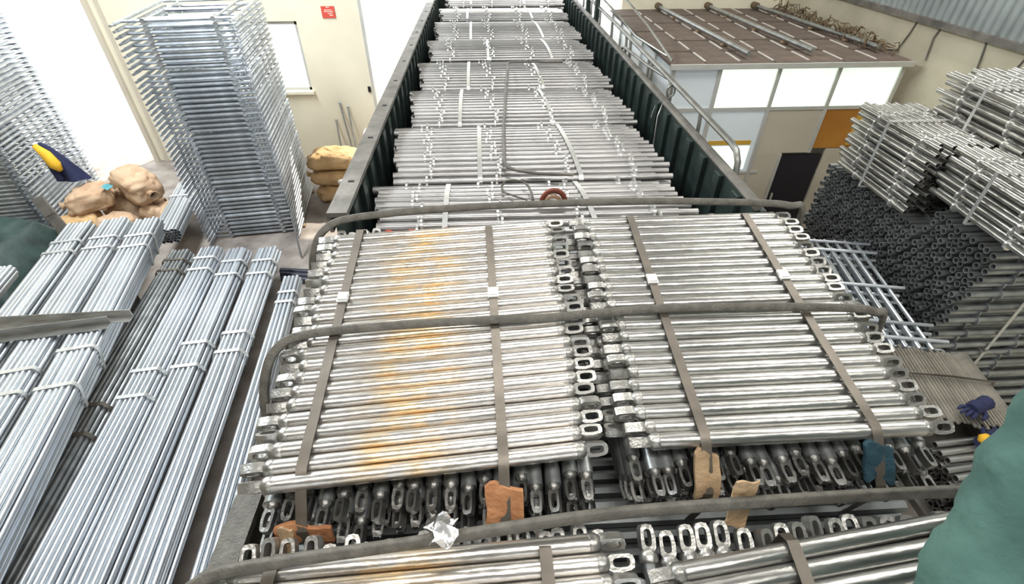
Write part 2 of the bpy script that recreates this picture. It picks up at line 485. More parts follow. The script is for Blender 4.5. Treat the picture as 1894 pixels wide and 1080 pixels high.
def ledger(parent, me, loc, rot, bright_metal=False, red=False, ends=3, rl=1.25):
    p = obj('pipe', me, parent, loc, rot)
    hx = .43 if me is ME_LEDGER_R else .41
    if ends & 1:
        h = obj('end_loop', ME_HEAD, p, (hx, 0, 0), (.55 + J(.3), 0, 0))
    if ends & 2:
        h = obj('end_loop', ME_HEAD_RED if red else (ME_HEAD_D if me is ME_LEDGER_D else ME_HEAD), p, (-hx, 0, 0), (rl + J(.3), 0, PI), (1.0, .80, .85) if me is ME_LEDGER_D else None)
    if bright_metal:
        # bright block on the loop tip, imitating light caught there
        obj('bright_metal', ME_LIT_TIP, p, (-.41 if bright_metal < 0 else .41, 0, 0), (0, 0, PI if bright_metal < 0 else 0))
    return p


def flat_band(pts, width, t):
    """flat strap following pts (in a Y-Z plane), width along X"""
    b = MB()
    n = len(pts)
    vs, fs = [], []
    for i, p in enumerate(pts):
        p = Vector(p)
        t0 = Vector(pts[min(i + 1, n - 1)]) - Vector(pts[max(i - 1, 0)])
        nrm = Vector((1, 0, 0)).cross(t0).normalized()
        if nrm.z < 0 and abs(nrm.z) > .3:
            nrm = -nrm
        for sx in (-.5, .5):
            vs.append(p + Vector((sx * width, 0, 0)))
            vs.append(p + Vector((sx * width, 0, 0)) + nrm * t)
    for i in range(n - 1):
        a, c = 4 * i, 4 * i + 4
        fs += [(a, a + 2, c + 2, c), (a + 1, c + 1, c + 3, a + 3), (a, c, c + 1, a + 1), (a + 2, a + 3, c + 3, c + 2)]
    fs += [(0, 1, 3, 2), (4 * n - 4, 4 * n - 2, 4 * n - 1, 4 * n - 3)]
    return b.add(vs, fs)


def blanket(name, m, pts_w, seed, thick=.012):
    """a crumpled piece of soft sheet: pts_w(u,v)->Vector for u,v in 0..1"""
    n, k = 9, 7
    vs, fs = [], []
    for s in (0, 1):
        for i in range(n):
            for j in range(k):
                p = pts_w(i / (n - 1), j / (k - 1))
                q = noise.noise_vector(Vector((p.x * 22 + seed, p.y * 22, p.z * 22)))
                vs.append(p + q * .007 + Vector((0, -thick * s, thick * .4 * s)))
    o = n * k
    for i in range(n - 1):
        for j in range(k - 1):
            a = i * k + j
            fs.append((a, a + k, a + k + 1, a + 1))
            fs.append((o + a, o + a + 1, o + a + k + 1, o + a + k))
    for i in range(n - 1):
        a = i * k
        fs.append((a, o + a, o + a + k, a + k))
        a = i * k + k - 1
        fs.append((a, a + k, o + a + k, o + a))
    for j in range(k - 1):
        fs.append((j, j + 1, o + j + 1, o + j))
        a = (n - 1) * k + j
        fs.append((a, o + a, o + a + 1, a + 1))
    return MB().add(vs, fs).mesh(name, m)


def ledger_bundle(label, xc, y0, ztop0, ny, slope, yawx, me, straps, nyp=19, red_far=False, shear=0.0, second=-1, poke=.135):
    """top layer of pipes lying across the truck, more pipes lying lengthways below, steel straps round all"""
    pitch = .0487
    t = thing('ledger_bundle', label, 'pipe bundle', (xc, y0, ztop0 - .048 * 2 - .048 * 5), (slope, 0, 0), 'strapped bundles of short ledger pipes')
    zt = .048 * 7
    for k in range(ny):
        ledger(t, me, (J(.012) + shear * k, k * pitch, zt - .024 + J(.003)), (J(.5), 0, yawx + J(.004)))
    for k in range(1, ny - 1):
        ledger(t, me, (J(.015) + shear * k + (-.05 if second < 0 else 0), k * pitch + .02, zt - .073), (J(.5), 0, yawx + J(.006)), ends=(2 if second < 0 else 0))
    L = .86 + .18
    span = (ny - 1) * pitch
    for lay in range(5):
        for k in range(nyp):
            x = -.45 + .90 * k / (nyp - 1) + J(.006)
            yy = -poke + L / 2 + J(.03) + (0, -.028, .01, .06, .12)[lay]
            ledger(t, ME_LEDGER_D, (x, yy, zt - .122 - .0482 * lay), (J(.3), 0, PI / 2 + J(.008)), bright_metal=(-1 if random.random() < (.25, .9, .5, .2, 0)[lay] else False), red=False, ends=2, rl=.1)
            if lay == 0:
                fx = obj('pipe', ME_LEDGER, t, (x, span + poke - L / 2 + J(.02), zt - .122 + .0), (PI / 2, 0, PI / 2 + J(.008))) if span > L + .1 else None
                hd = obj('end_loop', ME_HEAD_RED if red_far and x > -.30 else ME_HEAD, t, (x, span + .01 + J(.015), zt - .105), (J(.35), -.45, PI / 2))
    for sx, padm, dx in straps:
        pts = [(sx + dx * (span + .03), span + .035, zt - .20), (sx + dx * (span + .03), span + .03, zt - .02), (sx + dx * span, span, zt + .004)]
        for q in range(1, 12):
            pts.append((sx + dx * span * (1 - q / 12), span * (1 - q / 12), zt + .003 + (.002 if q % 2 else 0)))
        pts += [(sx, 0, zt + .004), (sx, -.028, zt - .012), (sx, -.080, zt - .06), (sx, -.128, zt - .105), (sx, -.142, zt - .15), (sx, -.125, zt - .33)]
        st = obj('strap', flat_band(pts, .030, .0025).mesh('strap', M['strap'], 30), t)
        q = span * .62
        obj('buckle', MB().box((sx + dx * q, q, zt + .009), (.038, .048, .010)).box((sx + dx * q, q, zt + .014), (.030, .030, .006)).mesh('buckle', M['strap_pale'], None), st)
        if padm:
            mm, wv, drop, off_ = padm
            def f(u, v, sx=sx, wv=wv, drop=drop, off_=off_):
                xx = sx + (u - .5) * wv
                dist = v * drop
                sag = .010 * math.sin(u * 9 + v * 3)
                zz = -off_ - dist + .008 * math.sin(u * 5)
                prof = ((0, -.02), (-.012, -.028), (-.06, -.080), (-.105, -.128), (-.15, -.142), (-.30, -.13))
                yy = prof[-1][1]
                for (za, ya), (zb, yb) in zip(prof, prof[1:]):
                    if zb <= zz <= za:
                        yy = ya + (yb - ya) * (za - zz) / (za - zb)
                        break
                return Vector((xx, yy + .012 + .4 * sag, zt + zz))
            obj('strap_pad', blanket('strap_pad', M[mm], f, sx * 31), t)
    return t


TILT = R(7.4)
ledger_bundle('large strapped bundle of orange-tinged ledgers left of the middle gap', -.187, .838, CZ - 1.225, 22, TILT, R(4.2), ME_LEDGER_R,
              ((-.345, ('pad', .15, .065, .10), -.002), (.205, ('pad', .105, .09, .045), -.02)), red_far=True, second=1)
ledger_bundle('large strapped bundle of clean grey ledgers right of the middle gap', .862, .888, CZ - 1.225, 22, TILT, R(.4), ME_LEDGER,
              ((-.26, ('pad_tan', .07, .10, .03), .005), (.25, ('pad_teal', .085, .07, .03), .0)), shear=-.001)
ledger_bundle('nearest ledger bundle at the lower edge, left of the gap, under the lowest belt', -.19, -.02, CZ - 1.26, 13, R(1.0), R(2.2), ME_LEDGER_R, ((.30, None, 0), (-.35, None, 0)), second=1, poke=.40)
ledger_bundle('nearest ledger bundle at the lower edge, right of the gap, beside the green workwear', .84, -.035, CZ - 1.26, 13, R(1.0), R(6.5), ME_LEDGER, ((-.18, None, .10), (.22, None, .10)), poke=.40)

# lower tiers of the load, too many and too hidden to count
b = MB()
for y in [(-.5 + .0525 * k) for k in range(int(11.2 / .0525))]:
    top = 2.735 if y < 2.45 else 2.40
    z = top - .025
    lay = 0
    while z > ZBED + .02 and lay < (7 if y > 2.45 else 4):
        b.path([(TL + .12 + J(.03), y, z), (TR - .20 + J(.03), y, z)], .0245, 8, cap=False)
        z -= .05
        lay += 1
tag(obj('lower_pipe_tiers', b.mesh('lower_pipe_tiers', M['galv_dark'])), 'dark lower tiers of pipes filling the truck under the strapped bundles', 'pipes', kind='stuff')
for y in (-.3, .6, 1.5, 2.3, 3.2, 4.6, 6.0, 7.4, 8.8, 10.2):
    zz = (2.735 - .05 * 4) if y < 2.45 else (2.40 - .05 * 7)
    tag(obj('dunnage_beam', MB().box((0, 0, 0), (2.2, .10, zz - ZBED)).mesh('dunnage_beam', M['timber'], None), None, (.365, y, (zz + ZBED) / 2)),
        'timber beam under the pipe tiers on the truck bed', 'timber', 'dunnage beams under the load')

# far bundles: standards with rosettes lying across the truck
ME_STD = tube_mesh('standard_pipe', 2.04, .031, M['galv_far'], 14, spigot=.13)
ME_ROS = MB().lathe_x([(-.007, .030), (-.007, .066), (.007, .066), (.007, .030)], 12).mesh('rosette', M['bright_metal'])
FAR = [
    # y0,   y1,   ztop, xc,  pipe rows, straps(x)
    (2.66, 3.26, 2.755, .29, 9, (-.28, .62), 'ledgers'),
    (3.36, 4.36, 2.765, .30, 14, (-.06, .63), 'second'),
    (4.50, 5.44, 2.755, .31, 13, (-.24, .56), 'third'),
    (5.54, 6.50, 2.765, .30, 13, (-.18, .57), 'fourth'),
    (6.72, 7.66, 2.765, .32, 13, (.05, .80), 'fifth'),
    (7.80, 8.90, 2.770, .33, 15, (-.18, .80), 'sixth'),
    (9.08, 9.95, 2.790, .33, 12, (-.25, .75), 'seventh'),
    (10.12, 10.72, 2.83, .40, 8, (-.2, .7), 'last'),
]
FLAB = ['strapped bundle of rosette standards right behind the two large ledger bundles',
        'bundle of rosette standards lying under the hooked end of the bent bar',
        'bundle of rosette standards crossed by the middle of the bent bar',
        'bundle of rosette standards under the far tip of the bent bar',
        'bundle of rosette standards next beyond the tip of the bent bar',
        'third bundle of rosette standards from the truck headboard',
        'second bundle of rosette standards from the truck headboard',
        'bundle of rosette standards lying right against the truck headboard']
for i, (y0, y1, zt, xc, n, sts, _) in enumerate(FAR):
    t = thing('standard_bundle', FLAB[i], 'pipe bundle', (xc, y0, 2.40), (0, 0, J(.006)), 'bundles of rosette standards along the truck bed')
    span = y1 - y0
    z1 = zt - 2.40
    pitch = span / (n - 1)
    for lay in range(4):
        m = n - (lay % 2)
        for k in range(m):
            u = (k + .5 * (lay % 2)) / (n - 1)
            crown = .035 * (1 - (2 * u - 1) ** 2) if lay == 0 else .02 * (1 - (2 * u - 1) ** 2)
            step = J(.012) + (.13 * (1 - u) - .065) + (.03 if (k // 2) % 2 else 0) - .015
            z = z1 - .058 + crown - lay * .072
            p = obj('pipe', ME_STD, t, (step, u * span, z), (J(.6), 0, J(.006)))
            if lay == 0:
                for rx in (-.76, -.26, .24, .74):
                    obj('rosette', ME_ROS, p, (rx + (.022 if k % 2 else -.018), 0, 0))
    for sx in sts:
        pts = [(sx - xc, span + .03, z1 - .25), (sx - xc, span + .03, z1 - .04), (sx - xc, span + .01, z1 - .024)]
        for q in range(1, 10):
            u = 1 - q / 10
            pts.append((sx - xc + .05 * (1 - u) * (1 if sx > .3 else .1), u * span, z1 - .024 + .035 * (1 - (2 * u - 1) ** 2)))
        e = .05 * (1 if sx > .3 else .1)
        pts += [(sx - xc + e, -.01, z1 - .024), (sx - xc + e, -.032, z1 - .05), (sx - xc + e, -.032, z1 - .25)]
        st = obj('strap', flat_band(pts, .034, .003).mesh('strap', M['strap_pale'], 30), t)

# ------------------------------------------------------------------ belts across the load
def belt(name, label, pts):
    # rounded webbing belt: dense spline through pts
    P = [Vector(p) for p in pts]
    out = []
    for i in range(len(P) - 1):
        p0, p1, p2, p3 = P[max(i - 1, 0)], P[i], P[i + 1], P[min(i + 2, len(P) - 1)]
        for q in range(6):
            t = q / 6
            out.append(0.5 * ((2 * p1) + (p2 - p0) * t + (2 * p0 - 5 * p1 + 4 * p2 - p3) * t * t + (3 * p1 - p0 - 3 * p2 + p3) * t ** 3))
    out.append(P[-1])
    return tag(obj(name, MB().path(out, .02, 8, flat=(.030, .020)).mesh(name, M['belt'], 60)), label, 'belt', 'belts lashed over the load')


belt('lashing_belt', 'dark lashing belt running across the middle of the two large ledger bundles',
     [(-.80, 1.06, 2.6), (-.775, 1.10, 2.95), (-.75, 1.14, 3.10), (-.715, 1.20, 3.175), (-.63, 1.245, 3.20), (-.35, 1.268, 3.207), (0, 1.28, 3.208), (.17, 1.284, 3.204), (.34, 1.30, 3.202),
      (.60, 1.31, 3.207), (.95, 1.30, 3.207), (1.25, 1.28, 3.205), (1.345, 1.265, 3.195), (1.385, 1.255, 3.15), (1.395, 1.24, 2.7)])
belt('lashing_belt', 'dark lashing belt along the far edge of the two large ledger bundles',
     [(-.78, 1.70, 2.6), (-.755, 1.74, 3.05), (-.725, 1.79, 3.20), (-.67, 1.835, 3.262), (-.57, 1.872, 3.28), (-.30, 1.91, 3.285), (0, 1.935, 3.285), (.40, 1.945, 3.285), (.75, 1.94, 3.285), (1.15, 1.905, 3.285), (1.31, 1.88, 3.28), (1.375, 1.865, 3.24), (1.39, 1.85, 2.8)])
belt('lashing_belt', 'dark lashing belt crossing the lowest edge, over the gap before the nearest bundles',
     [(-.80, .47, 2.6), (-.775, .48, 2.95), (-.74, .495, 3.07), (-.69, .512, 3.122), (-.60, .535, 3.135), (-.16, .575, 3.14), (.24, .612, 3.145), (.655, .625, 3.145), (1.0, .628, 3.145), (1.25, .625, 3.14), (1.37, .62, 3.09), (1.39, .61, 2.6)])

# bent steel bar lying over the far bundles
tag(obj('bent_steel_bar', MB().path([(.60, 3.235, 2.80), (.35, 3.27, 2.80), (.20, 3.31, 2.81), (.145, 3.35, 2.815), (.125, 3.42, 2.82), (.13, 3.60, 2.83), (.15, 4.2, 2.83), (.18, 4.6, 2.82), (.20, 5.0, 2.83), (.25, 5.7, 2.835),
                                        (.27, 6.02, 2.835), (.285, 6.08, 2.835), (.33, 6.10, 2.835), (.65, 6.10, 2.835)], .013, 8).path([(.62, 6.10, 2.837), (.90, 6.09, 2.837)], .019, 8).mesh('bent_steel_bar', M['cap'])),
    'bent steel bar with two crooked ends lying lengthways over the standards', 'bar')
tag(obj('wire_loop', MB().path([(.10, 3.02, 2.79), (.09, 3.08, 2.80), (.12, 3.14, 2.81), (.18, 3.15, 2.81), (.235, 3.13, 2.81), (.27, 3.06, 2.81), (.285, 2.98, 2.80), (.29, 2.90, 2.79)], .008, 6).path([(.225, 3.13, 2.815), (.245, 3.12, 2.815)], .014, 6)
        .path([(.10, 3.02, 2.79), (.16, 2.95, 2.80), (.25, 2.90, 2.79)], .006, 6).mesh('wire_loop', M['belt'])), 'dark loop of loose wire lying behind the large ledger bundles', 'wire')
rr = thing('red_hook', 'rusty red curved hook standing up behind the far belt', 'hook', (.41, 2.82, 2.79))
obj('hook_arc', MB().path([(.075 * math.cos(a), 0, .02 + .085 * math.sin(a)) for a in [PI * i / 10 for i in range(11)]], .017, 8).mesh('hook_arc', M['rusty']), rr)
obj('hook_core', MB().path([(.045 * math.cos(a), .02, .01 + .045 * math.sin(a)) for a in [PI * i / 8 for i in range(9)]], .014, 6).mesh('hook_core', M['sack_pink']), rr)
# silver foil scrap in the gap
def foil_f(u, v):
    return Vector((-.165 + .06 * u + .015 * math.sin(7 * v), .55 + .06 * v, 3.168 + .022 * math.sin(u * 7 + v * 5) + .02 * v))
tag(obj('foil_scrap', blanket('foil_scrap', M['foil'], foil_f, 3.3, .004)), 'crumpled silver foil scrap tucked under the lowest belt', 'foil')
def card_f(u, v):
    return Vector((.60 + .06 * u, .63 + .03 * v, 3.02 + .17 * v + .01 * math.sin(u * 6)))
tag(obj('card_scrap', blanket('card_scrap', M['pad_tan'], card_f, 5.3, .006)), 'tan cardboard scrap standing in the gap behind the lowest belt', 'cardboard')
def rag_f(u, v):
    return Vector((-.57 + .035 * u, .63 + .03 * v, 2.97 + .10 * v + .01 * math.sin(u * 6)))
tag(obj('cloth_rag', blanket('cloth_rag', M['pad_tan'], rag_f, 8.3, .006)), 'pale tan rag hanging at the left end of the gap', 'rag')

# ------------------------------------------------------------------ long pipe bundles on the left
def long_bundle(label, far, yaw, ztop, rows, width, L=5.6, m='galv_blue', strap_at=(.35, .65, 2.1, 2.45), pr=.0245, base=None, splay=0.0):
    """hexagonal bundle of long pipes, far=(x,y) of its far end; runs back towards the camera"""
    me = tube_mesh('long_pipe', L, pr, M[m], 10)
    nrow = len(rows)
    hgt = (nrow - 1) * pr * 1.76 + 2 * pr
    t = thing('long_pipe_bundle', label, 'pipe bundle', (far[0], far[1], ztop - hgt), (0, 0, yaw), 'long pipe bundles lying on the left')
    for r_, cnt in enumerate(rows):
        z = hgt - pr - r_ * pr * 1.76
        for k in range(cnt):
            x = (k - (cnt - 1) / 2) * pr * 2.03
            obj('pipe', me, t, (x + J(.004), -L / 2 + J(.02), z + (J(.004) if r_ == 0 else 0)), (J(.5), 0, PI / 2 + J(.0015)))
    wmax = max(rows) * pr * 1.015
    wtop = rows[0] * pr * 1.015
    wbot = rows[-1] * pr * 1.015
    imax = rows.index(max(rows))
    zm = hgt - pr - imax * pr * 1.76
    e = .004
    for s in strap_at:
        loop = [(-wtop, hgt + e), (wtop, hgt + e), (wtop + pr * .7, hgt - pr * .6), (wmax + e, zm + pr * .5), (wmax + e, zm - pr * .5), (wbot + e, -e), (-wbot - e, -e), (-wmax - e, zm - pr * .5), (-wmax - e, zm + pr * .5), (-wtop - pr * .7, hgt - pr * .6)]
        pts = [(x, -s, z) for x, z in loop]
        obj('strap', MB().path(pts, .01, 6, closed=True, flat=(.045, .008)).mesh('strap', M['strap_pale' if m == 'galv_blue' else 'strap'], 30), t)
    return t


HEX = (5, 6, 7, 6, 5)
YW = R(7.2)
Rx = [(-4.30, 6.03), (-3.90, 6.06), (-3.50, 6.0), (-3.10, 6.0)]
RL = ['long pipe bundle with dull tubes, leftmost of the four lower bundles, beside the raised ones', 'second of the four lower long pipe bundles from the raised ones',
      'third of the four lower long pipe bundles from the raised ones', 'long pipe bundle nearest the truck of the four equal lower bundles']
for i, (x, y) in enumerate(Rx):
    long_bundle(RL[i], (x, y), YW + R(.3) * (1.5 - i), .50 - .02 * (i == 0), HEX, .36, strap_at=((.25, .5, 2.75, 3.1), (.28, .55, 2.35, 2.7), (.32, .62, 1.9, 2.25), (.32, .62, 1.75, 2.05))[i], m='galv_blue' if i else 'galv_dull')
long_bundle('narrow low long pipe bundle lying right beside the truck', (-2.66, 5.5), R(6.6), .36, (4, 5, 5, 4), .2, strap_at=(.35, .55), L=5.2)
LL = ['raised long pipe bundle farthest from the truck', 'middle one of the three raised long pipe bundles', 'raised long pipe bundle next to the lower bundles']
for i, (x, y) in enumerate(((-5.52, 6.16), (-5.10, 6.24), (-4.66, 6.22))):
    long_bundle(LL[i], (x, y), R(13.0), .88, (6, 7, 7, 6, 5, 5, 5), .36, strap_at=((.5, .75, 3.2), (.5, .75, 2.9, 3.2), (.45, .72, 2.6, 3.1))[i], L=5.4)
long_bundle('pale long pipe bundle behind the raised ones, in front of the tall frame stack', (-4.98, 7.95), R(12), .58, (7, 8, 8, 7, 6), .4, L=1.6, strap_at=(.5,))
long_bundle('short greenish pipe bundle at the left picture edge beside the tarpaulin', (-6.05, 5.35), R(13), .75, (5, 6, 6, 5), .3, L=3.2, strap_at=(1.0,))
# skids under the raised bundles
for i, (x, y) in enumerate(((-4.64, 3.0), (-5.12, 5.2))):
    tag(obj('skid_beam', MB().box((0, 0, 0), (1.0, .12, .50)).mesh('skid_beam', M['belt'], None), None, (x, y, .25), (0, 0, R(13))), ('dark skid under the near part of the raised pipe bundles', 'dark skid under the far ends of the raised pipe bundles')[i], 'timber')
ang = MB().box((0, 0, .004), (1.75, .10, .008)).box((0, .046, .045), (1.75, .008, .09)).mesh('steel_angle', M['galv'], None)
tag(obj('steel_angle', ang, None, (-4.62, 4.06, .885), (0, 0, R(2))), 'pale steel angle lying across the raised pipe bundles, the farther of two', 'steel angle', 'steel angles')
tag(obj('steel_angle', ang, None, (-4.78, 3.86, .885), (0, 0, R(9))), 'pale steel angle lying across the raised pipe bundles, the nearer of two', 'steel angle', 'steel angles')
for k in range(3):
    tag(obj('black_pipe', tube_mesh('black_pipe', .55, .045, M['black'], 12), None, (-2.78 + .04 * k, 6.02 - .10 * k, .045), (0, 0, R(-8))), 'short shiny black pipe lying behind the narrow bundle', 'pipe', 'short black pipes on the floor')

# ------------------------------------------------------------------ stacks of scaffold frames
def frame_parts(m):
    leg = MB().lathe_x([(-.10, 0), (-.10, .015), (0, .015), (0, .021), (1.70, .021), (1.70, .017), (1.70, 0)], 8).mesh('leg', M[m])
    bar = MB().path([(-.66, 0, 0), (.66, 0, 0)], .018, 8).mesh('crossbar', M[m])
    inb = MB().path([(-.38, 0, 0), (.38, 0, 0)], .024, 8).mesh('inner_bar', M[m])
    post = MB().path([(0, 0, 0), (0, .7, 0), (0, 1.30, 0), (.04, 1.42, 0), (.13, 1.47, 0), (.22, 1.48, 0)], .016, 8).mesh('inner_post', M[m])
    node = MB().lathe_x([(-.035, 0), (-.035, .030), (.035, .030), (.035, 0)], 10).mesh('joint', M[m])
    return leg, bar, post, node, inb


FP = frame_parts('frame')


def scaffold_frame(label, loc, yaw, group, joints=True):
    leg, bar, post, node, inb = FP
    t = thing('scaffold_frame', label, 'scaffold frame', loc, (0, 0, yaw), group)
    for sx in (-1, 1):
        obj('leg', leg, t, (.66 * sx, -.16, 0), (0, 0, PI / 2))
        obj('inner_post', post, t, (.40 * sx, .02, 0), (0, 0, 0), (sx, 1, 1) if sx < 0 else None)
        if joints:
            obj('joint', node, t, (.40 * sx, .02, 0), (0, 0, PI / 2))
    obj('crossbar', bar, t, (0, .02, 0))
    obj('crossbar', bar, t, (0, 1.50, 0))
    obj('inner_bar', inb, t, (0, .75, 0))
    obj('inner_bar', inb, t, (0, .12, 0))
    obj('inner_bar', inb, t, (0, .02, .004))
    return t


def frame_stack(label, x, y, yaw, n, group, dz=.0685, gap_every=12, z0=.05, lean=(0, 0)):
    z = z0
    for k in range(n):
        lb = ('topmost ' + label) if k == n - 1 else ('lowest ' + label) if k == 0 else label
        scaffold_frame(lb, (x + lean[0] * k + J(.006), y + lean[1] * k + J(.012), z), yaw + J(.006), group)
        z += dz
        if k % gap_every == gap_every - 1:
            z += .02
    return z


frame_stack('galvanized scaffold frame lying flat in the tall stack before the wall window', -3.74, 7.12, R(8), 45, 'frames in the tall stack before the window')
frame_stack('galvanized scaffold frame lying flat in the stack at the left picture edge', -7.66, 7.40, R(10), 42, 'frames in the stack at the left picture edge')
for x, y in ((-3.70, 7.3), (-3.86, 8.5)):
    tag(obj('floor_block', MB().box((0, 0, 0), (1.3, .09, .025)).mesh('floor_block', M['timber'], None), None, (x, y, .0125), (0, 0, R(8))), 'thin timber strip under the tall frame stack', 'timber', 'strips under the tall frame stack')
tag(obj('floor_rod', MB().path([(-2.96, 6.75, .62), (-2.86, 6.42, .02)], .014, 8).mesh('floor_rod', M['galv_dull'])), 'thin steel rod leaning at the foot of the tall frame stack', 'rod')

# tarpaulin-covered heap at the left edge
n, k = 26, 22
vs, fs = [], []
for i in range(n):
    for j in range(k):
        u, v = i / (n - 1), j / (k - 1)
        x, y = -8.15 + 1.75 * u, 5.4 + 1.75 * v
        e = min(1, min(u, 1 - u) * 5) * min(1, min(v, 1 - v) * 5)
        h = .80 * (e ** .6) * (1 - .35 * u) + .10 * e * noise.noise(Vector((x * 2.4, y * 2.4, 1))) + .04 * e * noise.noise(Vector((x * 8, y * 3, 4)))
        vs.append((x + .05 * noise.noise(Vector((x * 3, y * 3, 7))), y, max(.012, h)))
for i in range(n - 1):
    for j in range(k - 1):
        a = i * k + j
        fs.append((a, a + k, a + k + 1, a + 1))
rim = [i * k for i in range(n)] + [(n - 1) * k + j for j in range(1, k)] + [i * k + k - 1 for i in range(n - 2, -1, -1)] + [j for j in range(k - 2, 0, -1)]
o0 = len(vs)
vs += [(vs[i][0], vs[i][1], 0.0) for i in rim]
for q in range(len(rim)):
    r2 = (q + 1) % len(rim)
    fs.append((rim[q], o0 + q, o0 + r2, rim[r2]))
tag(obj('tarpaulin_heap', MB().add(vs, fs).mesh('tarpaulin_heap', M['tarp'], 60)), 'heap under a dark green tarpaulin at the left picture edge', 'tarpaulin')
tag(obj('leaning_plank', MB().box((0, 0, 0), (.16, .03, 1.1)).box((0, -.02, .3), (.16, .01, .04)).mesh('leaning_plank', M['cap'], None), None, (-6.15, 6.55, .50), (R(-18), R(-20), R(10))), 'dark plank leaning between the tarpaulin and the sacks', 'plank')


# ------------------------------------------------------------------ sacks
def sack(label, loc, size, rot, m, seed, group, ears=True):
    nu, nv = 56, 30
    vs, fs = [], []
    hx, hy, hz = size[0] / 2, size[1] / 2, size[2] / 2

    def se(c, p):
        return math.copysign(abs(c) ** p, c)
    for j in range(nv + 1):
        ph = -PI / 2 + PI * j / nv
        for i in range(nu):
            th = 2 * PI * i / nu
            p = Vector((hx * se(math.cos(ph), .55) * se(math.cos(th), .5), hy * se(math.cos(ph), .55) * se(math.sin(th), .5), hz * se(math.sin(ph), .75)))
            q = Vector((p.x * 4.2 + seed * 3.1, p.y * 4.2, p.z * 4.2))
            d = .05 * noise.noise(q) + .03 * noise.noise(q * 2.3) - .05 * max(0, .28 - abs(noise.noise(q * 1.5 + Vector((9, 2, 4))))) * 2 - .035 * max(0, .2 - abs(noise.noise(q * 3.1))) * 2
            p += p.normalized() * d * (1 if p.z > -hz * .7 else .3)
            p.z = max(p.z, -hz)
            p.z -= .10 * hz * (abs(p.x) / hx) ** 3
            p.z = max(p.z, -hz)
            vs.append(p + Vector((0, 0, hz)))
    for j in range(nv):
        for i in range(nu):
            fs.append((j * nu + i, j * nu + (i + 1) % nu, (j + 1) * nu + (i + 1) % nu, (j + 1) * nu + i))
    t = thing('sack', label, 'sack', loc, rot, group)
    obj('bag', MB().add(vs, fs).mesh('bag', M[m], 80), t)
    if ears:
        tie = MB()
        for s in (1, -1):
            if s < 0 and seed % 2:
                continue
            pr = [(hx * .93, hz * .30), (hx * 1.03, hz * .12), (hx * 1.10, hz * .20), (hx * 1.20, hz * .36), (hx * 1.22, hz * .30)]
            tie.lathe_x([(s * x, r) for x, r in pr], 10, (0, 0, hz))
        obj('gathered_neck', tie.mesh('gathered_neck', M[m], 80), t)
        obj('tie', MB().path([(hx * 1.04, .13 * hz * math.cos(a), hz + .13 * hz * math.sin(a)) for a in [2 * PI * i / 10 for i in range(10)]], .008, 5, closed=True).mesh('tie', M['cap']), t)
    return t


GL, GR = 'sacks heaped by the left frame stack', 'sacks stacked by the truck gate'
S = [
    ('plump tan sack at the front left of the heap', (-6.30, 7.05, 0), (.62, .5, .52), (0, 0, R(20)), 'sack', 1, GL),
    ('pale creased sack at the front middle of the heap by the frames', (-5.72, 7.0, 0), (.60, .52, .50), (0, 0, R(-15)), 'sack_pink', 2, GL),
    ('pale sack at the right end of the heap, next to the wide doorway', (-5.28, 7.42, 0), (.5, .55, .46), (0, 0, R(70)), 'sack_pink', 3, GL),
    ('pale sack lying at the back of the heap on the floor', (-5.85, 7.70, 0), (.75, .55, .55), (0, 0, R(10)), 'sack_pink', 4, GL),
    ('large pale sack tilted on top of the heap by the doorway', (-5.62, 7.62, .50), (.78, .52, .46), (0, R(10), R(-35)), 'sack_pink', 5, GL),
    ('crumpled pale sack on top of the heap, beside the navy jacket', (-6.12, 7.30, .48), (.66, .48, .36), (0, R(-6), R(25)), 'sack_pink', 6, GL),
    ('tan sack at the bottom of the stack by the truck gate', (-2.62, 8.40, 0), (.86, .56, .30), (0, 0, R(3)), 'sack', 11, GR),
    ('middle tan sack of the stack by the truck gate', (-2.66, 8.42, .29), (.88, .56, .30), (0, 0, R(-2)), 'sack', 12, GR),
    ('topmost tan sack of the stack by the truck gate', (-2.66, 8.45, .58), (.90, .58, .30), (0, 0, R(2)), 'sack', 13, GR),
    ('pale sack slumped in front of the sack stack, beside the truck', (-2.32, 7.95, 0), (.5, .45, .42), (0, 0, R(60)), 'sack_pink', 14, GR),
    ('white sack standing behind the sack stack against the truck side', (-1.98, 8.75, 0), (.42, .38, 1.18), (0, 0, R(30)), 'sack_white', 16, GR),
    ('pinkish sack seen through the gate above the truck side', (-1.82, 10.85, .62), (.5, .42, .62), (0, 0, R(20)), 'sack_pink', 18, GR),
    ('white sack under the pinkish one outside the gate', (-1.80, 10.85, 0), (.7, .5, .62), (0, 0, R(5)), 'sack_white', 20, GR),
]
for s in S:
    sack(*s)
# white tape roll on the sack stack
tag(obj('white_roll', MB().path([(.10 * math.cos(a), 0, .10 * math.sin(a)) for a in [2 * PI * i / 20 for i in range(20)]], .035, 8, closed=True).mesh('white_roll', M['sack_white']), None, (-2.42, 7.98, .50), (R(60), 0, R(15))), 'white ring-shaped roll lying on the sacks beside the truck', 'roll')
# rods leaning on the wall behind the sacks
for k, (x0, x1, h) in enumerate(((-2.86, -2.70, 1.12), (-2.72, -2.64, 1.05), (-3.0, -2.95, .78))):
    tag(obj('leaning_rod', MB().path([(x1, YB - .30, .02), (x0, YB - .03, h)], .016, 8).path([(x0 - .03, YB - .03, h), (x0 + .03, YB - .03, h)], .014, 6).mesh('leaning_rod', M['galv_dull'])),
        ('tallest thin rod leaning on the cream wall behind the sacks', 'thin rod leaning beside the tallest one on the cream wall', 'shortest thin rod leaning on the cream wall, left of the others')[k], 'rod')
